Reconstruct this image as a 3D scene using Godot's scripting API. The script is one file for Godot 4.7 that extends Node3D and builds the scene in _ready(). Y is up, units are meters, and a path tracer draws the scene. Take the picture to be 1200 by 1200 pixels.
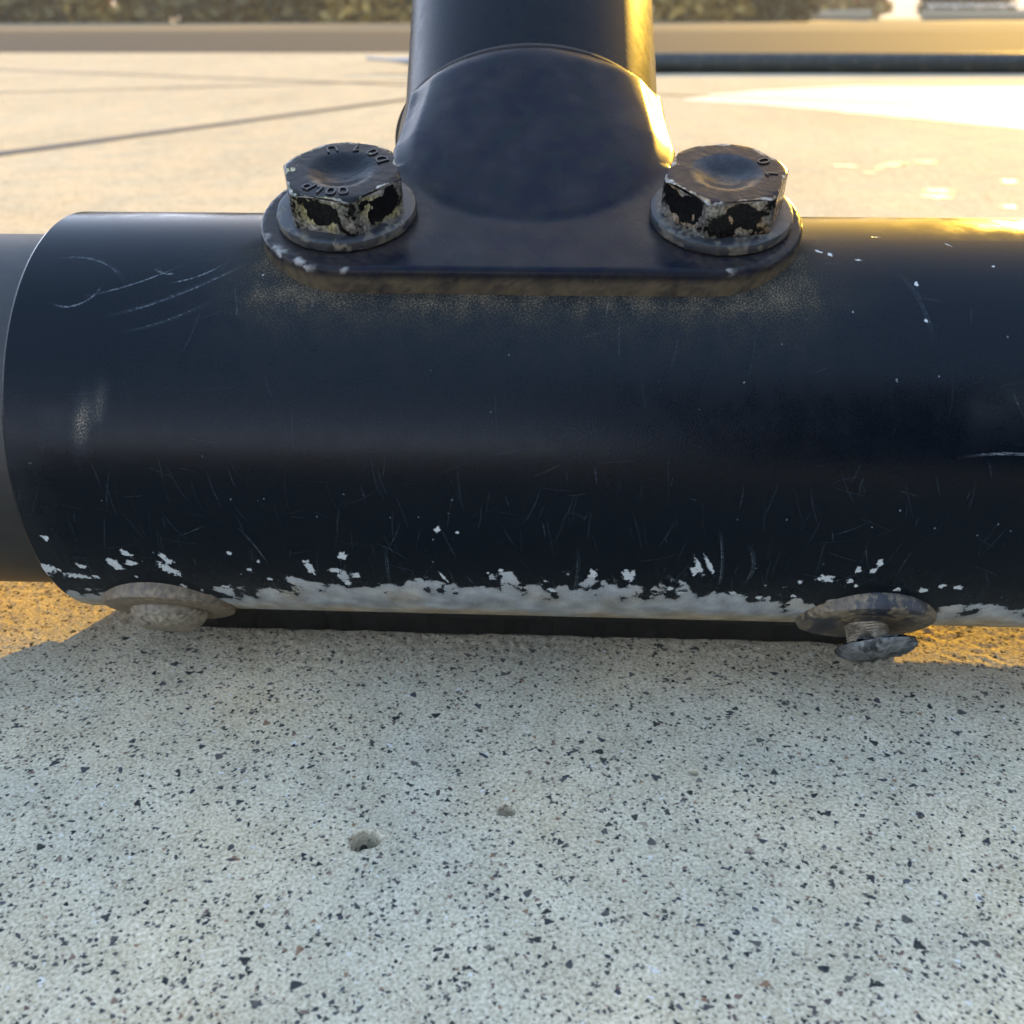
extends Node3D

# Close view of a helicopter's landing skid on a concrete apron in low sun.
# Skid shapes are worked out in millimetres about the axis of the skid tube, which runs along x, AXIS mm above the ground.
const AXIS := 37.0
const R_SLEEVE := 32.0
const R_TUBE := 28.5
const TILT := 0.37            # the bolt flange faces forward and up
const LEAN := 0.812           # the strut leans away
const STRUT_X := -4.8
const SLEEVE_X0 := -75.6
const SLEEVE_LEN := 172.0

var rng := RandomNumberGenerator.new()
var noise_a := FastNoiseLite.new()
var noise_b := FastNoiseLite.new()
var names := {}


func _ready() -> void:
	rng.seed = 20240611
	noise_a.seed = 3
	noise_a.frequency = 1.0
	noise_a.fractal_octaves = 3
	noise_b.seed = 11
	noise_b.frequency = 1.0
	noise_b.fractal_octaves = 2
	set_camera()
	set_light()
	build_apron()
	build_far_ground()
	build_skid()
	build_background()


# ------------------------------------------------------------------ camera, light

func set_camera() -> void:
	var cam := Camera3D.new()
	cam.name = "camera"
	cam.position = Vector3(0.0, (AXIS + 58.967) * 0.001, 0.15719)
	cam.basis = Basis(Vector3.UP, 0.0488) * Basis(Vector3.RIGHT, -0.4497) * Basis(Vector3.BACK, -0.0012)
	cam.fov = 53.13
	cam.near = 0.01
	cam.far = 2000.0
	var lens := CameraAttributesPhysical.new()
	lens.frustum_focal_length = 24.0
	lens.exposure_aperture = 24.0
	lens.frustum_focus_distance = 0.145
	cam.attributes = lens
	add_child(cam)
	cam.current = true
	cam.fov = 53.13
	cam.near = 0.01
	cam.far = 2000.0


func set_light() -> void:
	var sun := DirectionalLight3D.new()
	sun.name = "sun"
	sun.light_color = Color(1.0, 0.79, 0.31)
	sun.light_energy = 0.85
	sun.light_angular_distance = 0.5
	sun.shadow_enabled = true
	var az := deg_to_rad(25.0)
	var el := deg_to_rad(14.5)
	var to_sun := Vector3(sin(az) * cos(el), sin(el), -cos(az) * cos(el))
	sun.basis = Basis.looking_at(-to_sun, Vector3.UP)
	add_child(sun)
	var sky := ProceduralSkyMaterial.new()
	sky.sky_top_color = Color(0.37, 0.445, 0.545)
	sky.sky_horizon_color = Color(0.83, 0.87, 0.95)
	sky.sky_curve = 0.14
	sky.sky_energy_multiplier = 1.3
	sky.ground_bottom_color = Color(0.5, 0.45, 0.38)
	sky.ground_horizon_color = Color(0.75, 0.72, 0.65)
	sky.sun_angle_max = 75.0
	sky.sun_curve = 0.5
	var env := Environment.new()
	env.background_mode = Environment.BG_SKY
	env.sky = Sky.new()
	env.sky.sky_material = sky
	env.tonemap_mode = Environment.TONE_MAPPER_LINEAR
	env.tonemap_exposure = 4.7
	env.fog_enabled = true
	env.fog_density = 0.0025
	env.fog_light_color = Color(0.95, 0.92, 0.85)
	env.sdfgi_enabled = true
	env.ssao_enabled = true
	env.ssil_enabled = true
	var w := WorldEnvironment.new()
	w.name = "sky"
	w.environment = env
	add_child(w)


# ------------------------------------------------------------------ helpers

func numbered(called: String) -> String:
	var n: int = names.get(called, 0)
	names[called] = n + 1
	return called if n == 0 else "%s_%03d" % [called, n]


func put(called: String, m: Mesh, mat: Material, parent: Node = self) -> MeshInstance3D:
	var o := MeshInstance3D.new()
	o.name = numbered(called) if parent == self else called
	o.mesh = m
	if mat:
		o.material_override = mat
	parent.add_child(o, true)
	return o


func thing(called: String, label: String, category: String, at := Vector3.ZERO, group := "") -> Node3D:
	var o := Node3D.new()
	o.name = numbered(called)
	add_child(o)
	o.position = at
	tag(o, label, category, group)
	return o


func tag(o: Node, label: String, category: String, group := "") -> void:
	o.set_meta("label", label)
	o.set_meta("category", category)
	if group:
		o.set_meta("group", group)


func mat(c: Color, rough := 0.6, metal := 0.0) -> StandardMaterial3D:
	var m := StandardMaterial3D.new()
	m.albedo_color = c.linear_to_srgb()
	m.roughness = rough
	m.metallic = metal
	return m


func mm(v: Vector3) -> Vector3:
	return Vector3(v.x, v.y + AXIS, v.z) * 0.001


func arrays_mesh(v: PackedVector3Array, n: PackedVector3Array, uv: PackedVector2Array, idx: PackedInt32Array, col := PackedColorArray()) -> ArrayMesh:
	var a := []
	a.resize(Mesh.ARRAY_MAX)
	a[Mesh.ARRAY_VERTEX] = v
	a[Mesh.ARRAY_NORMAL] = n
	if uv.size():
		a[Mesh.ARRAY_TEX_UV] = uv
	if col.size():
		a[Mesh.ARRAY_COLOR] = col
	a[Mesh.ARRAY_INDEX] = idx
	var m := ArrayMesh.new()
	m.add_surface_from_arrays(Mesh.PRIMITIVE_TRIANGLES, a)
	return m


# A turned shape: profile points (radius, height along the axis) in mm, listed so that the outside is on the left going up.
# jag: how far (mm) the noise roughens it; the noise is taken at the point itself.
func lathe(profile: PackedVector2Array, origin: Vector3, axis: Vector3, seg := 64, jag := 0.0, jag_freq := 0.4, local := false) -> ArrayMesh:
	var u := axis.cross(Vector3(0, 0, 1) if absf(axis.z) < 0.9 else Vector3(1, 0, 0)).normalized()
	var w := axis.cross(u).normalized()
	var v := PackedVector3Array()
	var n := PackedVector3Array()
	var uv := PackedVector2Array()
	var idx := PackedInt32Array()
	var segs := profile.size() - 1
	var pn := []
	var along := [0.0]
	for i in segs:
		var d := profile[i + 1] - profile[i]
		pn.append(Vector2(d.y, -d.x).normalized())
		along.append(along[i] + d.length())
	for i in segs:
		for e in 2:
			var k := i + e
			var nn: Vector2 = pn[i]
			var other := i - 1 if e == 0 else i + 1
			if other >= 0 and other < segs and nn.dot(pn[other]) > 0.80:
				nn = (nn + pn[other]).normalized()
			for s in seg + 1:
				var a := TAU * s / seg
				var dir := u * cos(a) + w * sin(a)
				var p := origin + axis * profile[k].y + dir * profile[k].x
				var q := dir * nn.x + axis * nn.y
				if jag > 0.0:
					p += q * noise_a.get_noise_3d(p.x * jag_freq, p.y * jag_freq, p.z * jag_freq) * jag
				v.append(p * 0.001 if local else mm(p))
				n.append(q)
				uv.append(Vector2(float(s) / seg, along[k] / along[segs]))
		var b := i * 2 * (seg + 1)
		for s in seg:
			idx.append_array([b + s, b + s + 1, b + s + seg + 1, b + s + 1, b + s + seg + 2, b + s + seg + 1])
	return arrays_mesh(v, n, uv, fixed(v, n, idx))


# Turns every triangle so that its front (clockwise) faces the way its normals point.
func fixed(v: PackedVector3Array, n: PackedVector3Array, idx: PackedInt32Array) -> PackedInt32Array:
	for i in range(0, idx.size(), 3):
		var a := idx[i]
		var b := idx[i + 1]
		var c := idx[i + 2]
		if (v[b] - v[a]).cross(v[c] - v[a]).dot(n[a] + n[b] + n[c]) > 0.0:
			idx[i + 1] = c
			idx[i + 2] = b
	return idx


# Faces (each a list of corner numbers) with flat shading.
func facets(v: PackedVector3Array, faces: Array) -> ArrayMesh:
	var vv := PackedVector3Array()
	var nn := PackedVector3Array()
	var idx := PackedInt32Array()
	for f in faces:
		var b := vv.size()
		var nrm := (v[f[2]] - v[f[0]]).cross(v[f[1]] - v[f[0]]).normalized()
		for k in f:
			vv.append(v[k])
			nn.append(nrm)
		for k in range(1, f.size() - 1):
			idx.append_array([b, b + k, b + k + 1])
	return arrays_mesh(vv, nn, PackedVector2Array(), fixed(vv, nn, idx))


func box_mesh(size: Vector3, centre: Vector3, bevel := 0.01) -> ArrayMesh:
	var st := SurfaceTool.new()
	st.begin(Mesh.PRIMITIVE_TRIANGLES)
	var h := size * 0.5
	var c := minf(bevel, minf(h.x, minf(h.y, h.z)) * 0.4)
	for ax in 3:
		for s in [-1.0, 1.0]:
			var d := Vector3.ZERO
			d[ax] = s
			var e := Vector3.ZERO
			e[(ax + 1) % 3] = 1.0
			var f := Vector3.ZERO
			f[(ax + 2) % 3] = 1.0
			var o := d * h[ax]
			var x := e * (h[(ax + 1) % 3] - c)
			var y := f * (h[(ax + 2) % 3] - c)
			quad(st, centre + o - x - y, centre + o + x - y, centre + o + x + y, centre + o - x + y, d)
			for s2 in [-1.0, 1.0]:
				var g: Vector3 = e * s2
				var o2: Vector3 = d * (h[ax] - c) + g * h[(ax + 1) % 3]
				var o1: Vector3 = d * h[ax] + g * (h[(ax + 1) % 3] - c)
				quad(st, centre + o1 - y, centre + o1 + y, centre + o2 + y, centre + o2 - y, (d + g).normalized())
	return st.commit()


func quad(st: SurfaceTool, a: Vector3, b: Vector3, c: Vector3, d: Vector3, n: Vector3) -> void:
	var flip := (b - a).cross(c - a).dot(n) > 0.0
	for p in ([a, c, b, a, d, c] if flip else [a, b, c, a, c, d]):
		st.set_normal(n)
		st.add_vertex(p)


func grey(seed_: int, freq: float, oct: int, w: int, h: int, seamless := false) -> PackedByteArray:
	var f := FastNoiseLite.new()
	f.seed = seed_
	f.noise_type = FastNoiseLite.TYPE_SIMPLEX_SMOOTH
	f.frequency = freq
	f.fractal_octaves = oct
	var im := f.get_seamless_image(w, h) if seamless else f.get_image(w, h)
	im.convert(Image.FORMAT_L8)
	return im.get_data()


func grey_big(seed_: int, freq: float, oct: int, w: int, h: int, shrink: int) -> PackedByteArray:
	var f := FastNoiseLite.new()
	f.seed = seed_
	f.noise_type = FastNoiseLite.TYPE_SIMPLEX_SMOOTH
	f.frequency = freq * shrink
	f.fractal_octaves = oct
	var im := f.get_seamless_image(w / shrink, h / shrink)
	im.convert(Image.FORMAT_L8)
	im.resize(w, h, Image.INTERPOLATE_CUBIC)
	return im.get_data()


func tex(data: PackedByteArray, w: int, h: int, fmt := Image.FORMAT_RGB8) -> ImageTexture:
	return ImageTexture.create_from_image(Image.create_from_data(w, h, false, fmt, data))


# ------------------------------------------------------------------ apron

const TILE := 240.0    # mm that one copy of the concrete texture covers


func concrete_material() -> StandardMaterial3D:
	var w := 2048
	var n1 := grey(21, 0.012, 4, w, w)
	var n2 := grey(22, 0.17, 3, w, w)
	var n3 := grey_big(23, 0.0022, 3, w, w, 4)
	var col := PackedByteArray()
	col.resize(w * w * 3)
	var hgt := PackedByteArray()
	hgt.resize(w * w)
	var k := 0
	for i in w * w:
		var t := n1[i] * 0.22 + n2[i] * 0.68 + n3[i] * 0.10 - 128.0
		var warm := (n3[i] - 128) * 0.045
		var l := 178.0 + t * 0.42
		col[k] = clampi(int(l + warm + 11.0), 0, 255)
		col[k + 1] = clampi(int(l), 0, 255)
		col[k + 2] = clampi(int(l - warm - 25.0), 0, 255)
		hgt[i] = clampi(int(118.0 + t * 0.9), 0, 255)
		k += 3
	var r := RandomNumberGenerator.new()
	r.seed = 77
	# sand and grit: many fine dark grains, fewer coarse ones, some brown and reddish, some pale
	var dark := [Color8(36, 40, 45), Color8(50, 52, 56), Color8(26, 30, 34), Color8(70, 68, 68)]
	var other := [Color8(112, 92, 80), Color8(126, 96, 76), Color8(96, 88, 84), Color8(142, 128, 110), Color8(88, 72, 70), Color8(208, 206, 200)]
	for n in 98000:
		var rad := 0.75 + 0.7 * r.randf()
		var alpha := 0.35 + 0.5 * r.randf()
		if n % 3 == 0:
			rad = 1.35 + 1.7 * pow(r.randf(), 1.8)
			alpha = 0.7 + 0.3 * r.randf()
		elif n % 90 == 1:
			rad = 3.2 + 2.6 * r.randf()
			alpha = 0.85
		var pick := r.randf()
		var c: Color = dark[r.randi() % 4] if pick < 0.76 else other[r.randi() % 6]
		grain(col, hgt, w, r.randi() % w, r.randi() % w, rad, 0.42 + 0.5 * r.randf(), r.randf() * PI, c, alpha, r)
	var m := StandardMaterial3D.new()
	m.albedo_texture = tex(col, w, w)
	m.roughness = 0.9
	m.metallic_specular = 0.07
	m.uv1_triplanar = true
	m.uv1_world_triplanar = true
	m.uv1_scale = Vector3.ONE * (1000.0 / TILE)
	m.uv1_offset = Vector3(0.5, 0.0, 0.37)
	m.heightmap_enabled = true
	m.heightmap_texture = tex(hgt, w, w, Image.FORMAT_L8)
	m.heightmap_scale = 0.016
	m.vertex_color_use_as_albedo = true
	return m


func grain(col: PackedByteArray, hgt: PackedByteArray, w: int, cx: int, cy: int, rad: float, flat: float, rot: float, c: Color, alpha: float, r: RandomNumberGenerator) -> void:
	var ca := cos(rot)
	var sa := sin(rot)
	var wob := r.randf() * TAU
	var wob2 := 0.12 + r.randf() * 0.22
	var e := int(ceil(rad * 1.3))
	for dy in range(-e, e + 1):
		for dx in range(-e, e + 1):
			var px := (dx * ca + dy * sa) / rad
			var py := (dy * ca - dx * sa) / (rad * flat)
			var d := sqrt(px * px + py * py)
			if d > 1.4:
				continue
			d *= 1.0 + wob2 * sin(3.0 * atan2(py, px) + wob)
			var a := clampf((1.0 - d) * rad + 0.5, 0.0, 1.0) * alpha
			if a <= 0.0:
				continue
			var i := ((cy + dy) & (w - 1)) * w + ((cx + dx) & (w - 1))
			var k := i * 3
			col[k] = int(lerpf(col[k], c.r8, a))
			col[k + 1] = int(lerpf(col[k + 1], c.g8, a))
			col[k + 2] = int(lerpf(col[k + 2], c.b8, a))
			hgt[i] = int(lerpf(hgt[i], 100.0, a * 0.6))


# Pits in the concrete: x, z, half-length, half-width, turn, depth (mm)
const PITS := [
	[-24.0, 57.3, 2.1, 1.6, 0.5, 6.0],
	[-6.0, 50.6, 1.3, 0.9, 0.2, 4.0],
	[20.0, 42.0, 0.8, 0.6, 0.0, 1.6],
	[-44.0, 30.0, 0.8, 0.5, 0.7, 0.5],
]


func apron_height(x: float, z: float) -> float:
	var far := clampf(1.0 - (maxf(absf(x), absf(z)) - 100.0) / 60.0, 0.0, 1.0)
	if far <= 0.0:
		return 0.0
	# sandy, rougher under and to the right of the skid, smoother where it was trowelled
	var rough := 0.05 + (0.22 + 0.14 * smoothstep(40.0, 70.0, x)) * smoothstep(26.0, 4.0, z + noise_b.get_noise_2d(x * 0.05, z * 0.05) * 10.0)
	var h := noise_a.get_noise_2d(x * 0.55, z * 0.55) * rough + noise_b.get_noise_2d(x * 0.03 + 40.0, z * 0.03) * 0.25
	for p in PITS:
		var dx: float = x - p[0]
		var dz: float = z - p[1]
		if absf(dx) > 4.0 or absf(dz) > 4.0:
			continue
		var c := cos(p[4] as float)
		var s := sin(p[4] as float)
		var d := Vector2((dx * c - dz * s) / p[2], (dx * s + dz * c) / p[3]).length()
		d *= 1.0 + noise_b.get_noise_2d(x * 0.35, z * 0.35) * 0.35
		h -= p[5] * smoothstep(1.08, 0.62, d)
	return h * far


func axis_lines(lo: float, hi: float, step: float, fine: Array, reach: Array) -> PackedFloat32Array:
	var out := PackedFloat32Array()
	var p: float = reach[0]
	while p < lo - 1.0:
		out.append(p)
		p = lo - maxf((lo - p) * 0.78 - 2.0, 0.0)
	p = lo
	while p < hi:
		out.append(p)
		var s := step
		for f in fine:
			if p > f - 2.6 and p < f + 2.6:
				s = 0.22
		p += s
	p = hi
	while p < reach[1]:
		out.append(p)
		p = hi + (p - hi) * 1.28 + 2.0
	out.append(reach[1])
	return out


func build_apron() -> void:
	var xs := axis_lines(-118.0, 108.0, 0.62, [-24.0, -6.0, 20.0], [-9000.0, 9000.0])
	var zs := axis_lines(-70.0, 112.0, 0.62, [57.3, 50.6, 42.0], [-3230.0, 6000.0])
	var nx := xs.size()
	var nz := zs.size()
	var v := PackedVector3Array()
	var n := PackedVector3Array()
	var uv := PackedVector2Array()
	var col := PackedColorArray()
	v.resize(nx * nz)
	n.resize(nx * nz)
	uv.resize(nx * nz)
	col.resize(nx * nz)
	for j in nz:
		for i in nx:
			var x := xs[i]
			var z := zs[j]
			v[j * nx + i] = Vector3(x, apron_height(x, z), z) * 0.001
			uv[j * nx + i] = (Vector2(x, z) + Vector2(0.6, 0.8) * v[j * nx + i].y * 1000.0) / TILE + Vector2(0.5, 0.37)
			var s := 0.96 + 0.08 * noise_b.get_noise_2d(x * 0.012, z * 0.012) + 0.10 * noise_a.get_noise_2d(x * 0.0025 + 9.0, z * 0.0025)
			col[j * nx + i] = Color(s, s * 0.99, s * 0.965)
	for j in nz:
		for i in nx:
			var a := v[j * nx + mini(i + 1, nx - 1)] - v[j * nx + maxi(i - 1, 0)]
			var b := v[mini(j + 1, nz - 1) * nx + i] - v[maxi(j - 1, 0) * nx + i]
			n[j * nx + i] = b.cross(a).normalized()
	var idx := PackedInt32Array()
	idx.resize((nx - 1) * (nz - 1) * 6)
	var k := 0
	for j in nz - 1:
		for i in nx - 1:
			var a := j * nx + i
			for q in [a, a + 1, a + nx, a + 1, a + nx + 1, a + nx]:
				idx[k] = q
				k += 1
	var o := put("apron", arrays_mesh(v, n, uv, idx, col), concrete_material())
	o.set_meta("kind", "structure")
	o.set_meta("label", "pale speckled concrete apron under the skid, sunlit beyond it")
	build_stones(o)


func build_stones(apron: Node3D) -> void:
	var r := RandomNumberGenerator.new()
	r.seed = 5150
	var shapes := []
	for s in 9:
		var cnt := 7 + s % 3
		var v := PackedVector3Array()
		var n := PackedVector3Array()
		var idx := PackedInt32Array()
		v.append(Vector3(0, 0.10, 0))
		n.append(Vector3.UP)
		for ring in 3:
			for c in cnt:
				var a := TAU * (c + 0.35 * r.randf()) / cnt if ring == 0 else 0.0
				if ring == 0:
					var q := 0.72 + 0.42 * r.randf()
					v.append(Vector3(cos(a) * q * 0.62, 0.09, sin(a) * q * 0.62 * 0.72))
					n.append(Vector3(cos(a) * 0.25, 1, sin(a) * 0.25).normalized())
				else:
					var p := v[1 + c] / 0.62
					v.append(Vector3(p.x * (0.95 if ring == 1 else 1.06), 0.045 if ring == 1 else -0.14, p.z * (0.95 if ring == 1 else 1.06)))
					n.append(Vector3(p.x * 0.6, 1, p.z * 0.6).normalized())
		for c in cnt:
			var d := (c + 1) % cnt
			idx.append_array([0, 1 + c, 1 + d])
			for ring in 2:
				var b := 1 + ring * cnt
				idx.append_array([b + c, b + cnt + c, b + cnt + d, b + c, b + cnt + d, b + d])
		shapes.append(arrays_mesh(v, n, PackedVector2Array(), fixed(v, n, idx)))
	var mats := []
	for c in [Color(0.030, 0.034, 0.040), Color(0.045, 0.046, 0.050), Color(0.022, 0.026, 0.030), Color(0.07, 0.07, 0.072), Color(0.15, 0.095, 0.07), Color(0.11, 0.08, 0.07), Color(0.17, 0.15, 0.125), Color(0.06, 0.045, 0.042)]:
		mats.append(mat(c, 0.7))
	for i in 230:
		var z := lerpf(12.0, 90.0, sqrt(r.randf()))
		var x := r.randf_range(-66.0, 62.0)
		var near_pit := false
		for p in PITS:
			near_pit = near_pit or Vector2(x - p[0], z - p[1]).length() < 3.4
		if near_pit:
			continue
		var size := 0.30 + 0.36 * pow(r.randf(), 2.6)
		if i % 37 == 0:
			size *= 1.45
		var pick := r.randf()
		var o := put("aggregate_stone", shapes[r.randi() % 9], mats[r.randi() % 4 if pick < 0.68 else 4 + r.randi() % 4], apron)
		o.position = Vector3(x, apron_height(x, z) - 0.02 * size, z) * 0.001
		o.basis = Basis(Vector3.UP, r.randf() * TAU) * Basis.from_scale(Vector3(size * r.randf_range(0.8, 1.5), size * 0.55, size * r.randf_range(0.6, 0.95)) * 0.001)


# ------------------------------------------------------------------ ground beyond the apron

func sheet(called: String, pts: PackedVector2Array, y: float, m: Material) -> MeshInstance3D:
	var v := PackedVector3Array()
	var n := PackedVector3Array()
	var uv := PackedVector2Array()
	for p in pts:
		v.append(Vector3(p.x, y, p.y))
		n.append(Vector3.UP)
		uv.append(p)
	var o := put(called, arrays_mesh(v, n, uv, fixed(v, n, Geometry2D.triangulate_polygon(pts))), m)
	o.set_meta("kind", "structure")
	return o


func mottled(c0: Color, c1: Color, freq: float, scale: float, rough: float) -> StandardMaterial3D:
	var f := FastNoiseLite.new()
	f.seed = 40 + int(scale * 10.0)
	f.frequency = freq
	f.fractal_octaves = 5
	var g := Gradient.new()
	g.set_color(0, c0.linear_to_srgb())
	g.set_color(1, c1.linear_to_srgb())
	var t := NoiseTexture2D.new()
	t.width = 512
	t.height = 512
	t.seamless = true
	t.noise = f
	t.color_ramp = g
	var m := StandardMaterial3D.new()
	m.albedo_texture = t
	m.roughness = rough
	m.uv1_triplanar = true
	m.uv1_world_triplanar = true
	m.uv1_scale = Vector3.ONE * scale
	return m


func ragged(a: Vector2, b: Vector2, steps: int, amp: float, seed_: float) -> PackedVector2Array:
	var out := PackedVector2Array()
	var side := (b - a).normalized().orthogonal()
	for i in steps:
		var t := float(i) / steps
		out.append(a.lerp(b, t) + side * amp * noise_a.get_noise_2d(t * steps * 0.37, seed_))
	return out


func build_far_ground() -> void:
	var ground := put("ground", PlaneMesh.new(), mottled(Color(0.20, 0.155, 0.07), Color(0.34, 0.27, 0.13), 0.02, 0.25, 0.95))
	(ground.mesh as PlaneMesh).size = Vector2(3000, 3000)
	ground.position = Vector3(0, -0.012, 0)
	ground.set_meta("kind", "structure")
	ground.set_meta("label", "dry grass field out to the horizon")
	var asphalt := mottled(Color(0.085, 0.075, 0.06), Color(0.13, 0.115, 0.09), 0.05, 1.3, 0.9)
	asphalt.metallic_specular = 0.08
	var road := sheet("taxiway", PackedVector2Array([Vector2(-60, -9.3), Vector2(60, -9.3), Vector2(60, -3.16), Vector2(-60, -3.16)]), -0.004, asphalt)
	road.set_meta("label", "grey brown asphalt taxiway behind the concrete apron")
	var verge := mottled(Color(0.16, 0.13, 0.085), Color(0.26, 0.215, 0.14), 0.04, 0.6, 0.95)
	verge.metallic_specular = 0.08
	var strip := sheet("gravel_verge", PackedVector2Array([Vector2(-90, -24), Vector2(90, -24), Vector2(90, -9.0), Vector2(-90, -9.0)]), -0.008, verge)
	strip.set_meta("label", "pale gravel verge between taxiway and bushes")
	# tarred joints; the first strip is a cast shadow laid as a dark sheet
	var tar_and_shadow := mat(Color(0.035, 0.04, 0.042), 0.75)
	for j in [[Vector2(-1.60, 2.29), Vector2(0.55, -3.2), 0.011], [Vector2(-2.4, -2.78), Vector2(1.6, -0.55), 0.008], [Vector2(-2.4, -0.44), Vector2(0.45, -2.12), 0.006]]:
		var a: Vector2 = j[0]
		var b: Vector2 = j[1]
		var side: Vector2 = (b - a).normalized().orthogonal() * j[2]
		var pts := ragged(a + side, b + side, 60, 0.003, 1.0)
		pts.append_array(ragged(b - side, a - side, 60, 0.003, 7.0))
		var o := sheet("joint_shadow_strip", pts, 0.0007, tar_and_shadow)
		o.set_meta("label", "dark strip across the apron, from a set of joints and a painted shadow")
	# smooth white patch and flecks: sun glare on the apron put into their colour
	var glare_white := mat(Color(0.62, 0.61, 0.56), 0.36)
	glare_white.metallic_specular = 0.6
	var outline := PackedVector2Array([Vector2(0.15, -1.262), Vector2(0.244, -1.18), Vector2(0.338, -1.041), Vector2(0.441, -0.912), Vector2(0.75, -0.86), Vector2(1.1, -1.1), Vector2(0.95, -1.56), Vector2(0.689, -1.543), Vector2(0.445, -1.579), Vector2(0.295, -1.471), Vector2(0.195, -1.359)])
	var glare_edge := PackedVector2Array()
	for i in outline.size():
		glare_edge.append_array(ragged(outline[i], outline[(i + 1) % outline.size()], 8, 0.012, float(i)))
	var glare_sheet := sheet("painted_glare", glare_edge, 0.0006, glare_white)
	glare_sheet.set_meta("label", "smooth patch right of the strut with sun glare put into its white colour")
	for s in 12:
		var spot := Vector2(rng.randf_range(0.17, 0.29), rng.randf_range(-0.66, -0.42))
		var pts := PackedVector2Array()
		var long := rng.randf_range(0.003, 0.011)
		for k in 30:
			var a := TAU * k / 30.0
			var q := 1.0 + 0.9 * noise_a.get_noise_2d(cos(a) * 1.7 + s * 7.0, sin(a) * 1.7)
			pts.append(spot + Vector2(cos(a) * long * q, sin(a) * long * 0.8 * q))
		var o := sheet("painted_glint", pts, 0.0005, glare_white)
		o.set_meta("label", "small glint of sun on the apron painted as a white fleck")


# ------------------------------------------------------------------ the skid

func build_skid() -> void:
	var skid := thing("helicopter_skid", "black helicopter landing skid with chipped sleeve, two big hex bolts and leaning strut", "landing skid")
	var black := black_paint()
	build_tubes(skid, black)
	build_saddle(skid, black)
	build_strut(skid, black)
	build_bolts(skid)
	build_lower_fasteners(skid)
	build_wear_strip(skid)


func black_paint() -> StandardMaterial3D:
	# satin black paint with a fine orange peel and faint dust
	var w := 512
	var n1 := grey(61, 0.05, 3, w, w, true)
	var n2 := grey(62, 0.012, 4, w, w, true)
	var col := PackedByteArray()
	col.resize(w * w * 3)
	var orm := PackedByteArray()
	orm.resize(w * w * 3)
	for i in w * w:
		var d := clampf((n2[i] * 0.6 + n1[i] * 0.4 - 140.0) / 90.0, 0.0, 1.0)
		var l := 14.0 + d * 12.0
		col[i * 3] = int(l)
		col[i * 3 + 1] = int(l + 3.0)
		col[i * 3 + 2] = int(l + 9.0 - d * 6.0)
		orm[i * 3] = n1[i]
		orm[i * 3 + 1] = int(62.0 + n2[i] * 0.08 + d * 30.0)
		orm[i * 3 + 2] = 0
	var m := StandardMaterial3D.new()
	m.albedo_texture = tex(col, w, w)
	m.roughness_texture = tex(orm, w, w)
	m.roughness_texture_channel = BaseMaterial3D.TEXTURE_CHANNEL_GREEN
	m.roughness = 1.0
	m.heightmap_enabled = true
	m.heightmap_texture = m.roughness_texture
	m.heightmap_scale = 0.0006
	m.metallic_specular = 0.22
	m.uv1_triplanar = true
	m.uv1_scale = Vector3.ONE * 38.0
	return m


func ring(ang: float, r: float) -> Vector3:   # degrees from the top towards the camera
	return Vector3(0, cos(deg_to_rad(ang)) * r, sin(deg_to_rad(ang)) * r)


# A tube along x with texture running along it (u) and round its front (v); profile of (x, radius)
func tube_along(profile: PackedVector2Array, seg: int) -> ArrayMesh:
	var v := PackedVector3Array()
	var n := PackedVector3Array()
	var uv := PackedVector2Array()
	var idx := PackedInt32Array()
	for i in profile.size() - 1:
		var d := (profile[i + 1] - profile[i]).normalized()
		var b := v.size()
		for e in 2:
			var p := profile[i + e]
			for s in seg + 1:
				var ang := -60.0 + 360.0 * s / seg
				var q := ring(ang, 1.0)
				v.append(mm(Vector3(p.x, 0, 0) + q * p.y))
				n.append((Vector3(-d.y, 0, 0) + q * d.x).normalized())
				var a := ang
				if a > 220.0:
					a = 440.0 - a
				if a < -20.0:
					a = -40.0 - a
				uv.append(Vector2((p.x - SLEEVE_X0) / SLEEVE_LEN, (a + 20.0) / 240.0))
		for s in seg:
			idx.append_array([b + s, b + s + 1, b + seg + 1 + s, b + s + 1, b + seg + 2 + s, b + seg + 1 + s])
	return arrays_mesh(v, n, uv, fixed(v, n, idx))


func build_tubes(skid: Node3D, black: Material) -> void:
	var sleeve := put("sleeve", tube_along(PackedVector2Array([Vector2(SLEEVE_X0, R_TUBE + 0.1), Vector2(SLEEVE_X0, R_SLEEVE - 0.55), Vector2(SLEEVE_X0 + 0.2, R_SLEEVE - 0.2), Vector2(SLEEVE_X0 + 0.55, R_SLEEVE), Vector2(SLEEVE_X0 + SLEEVE_LEN - 0.5, R_SLEEVE), Vector2(SLEEVE_X0 + SLEEVE_LEN, R_SLEEVE - 0.5), Vector2(SLEEVE_X0 + SLEEVE_LEN, R_TUBE + 0.1)]), 240), sleeve_material(), skid)
	sleeve.set_meta("label", "black painted sleeve with paint worn to pale metal along its bottom")
	var dusty := mat(Color(0.019, 0.018, 0.016), 0.6)
	dusty.albedo_texture = mottled(Color(0.30, 0.30, 0.34), Color(1.0, 0.92, 0.78), 0.03, 1.0, 0.5).albedo_texture
	dusty.uv1_triplanar = true
	dusty.uv1_scale = Vector3(14, 26, 26)
	dusty.roughness = 0.52
	put("skid_tube", tube_along(PackedVector2Array([Vector2(-1500, 2), Vector2(-1500, R_TUBE - 2), Vector2(-1498, R_TUBE), Vector2(900, R_TUBE), Vector2(902, R_TUBE - 2), Vector2(902, 2)]), 128), dusty, skid)


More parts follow.
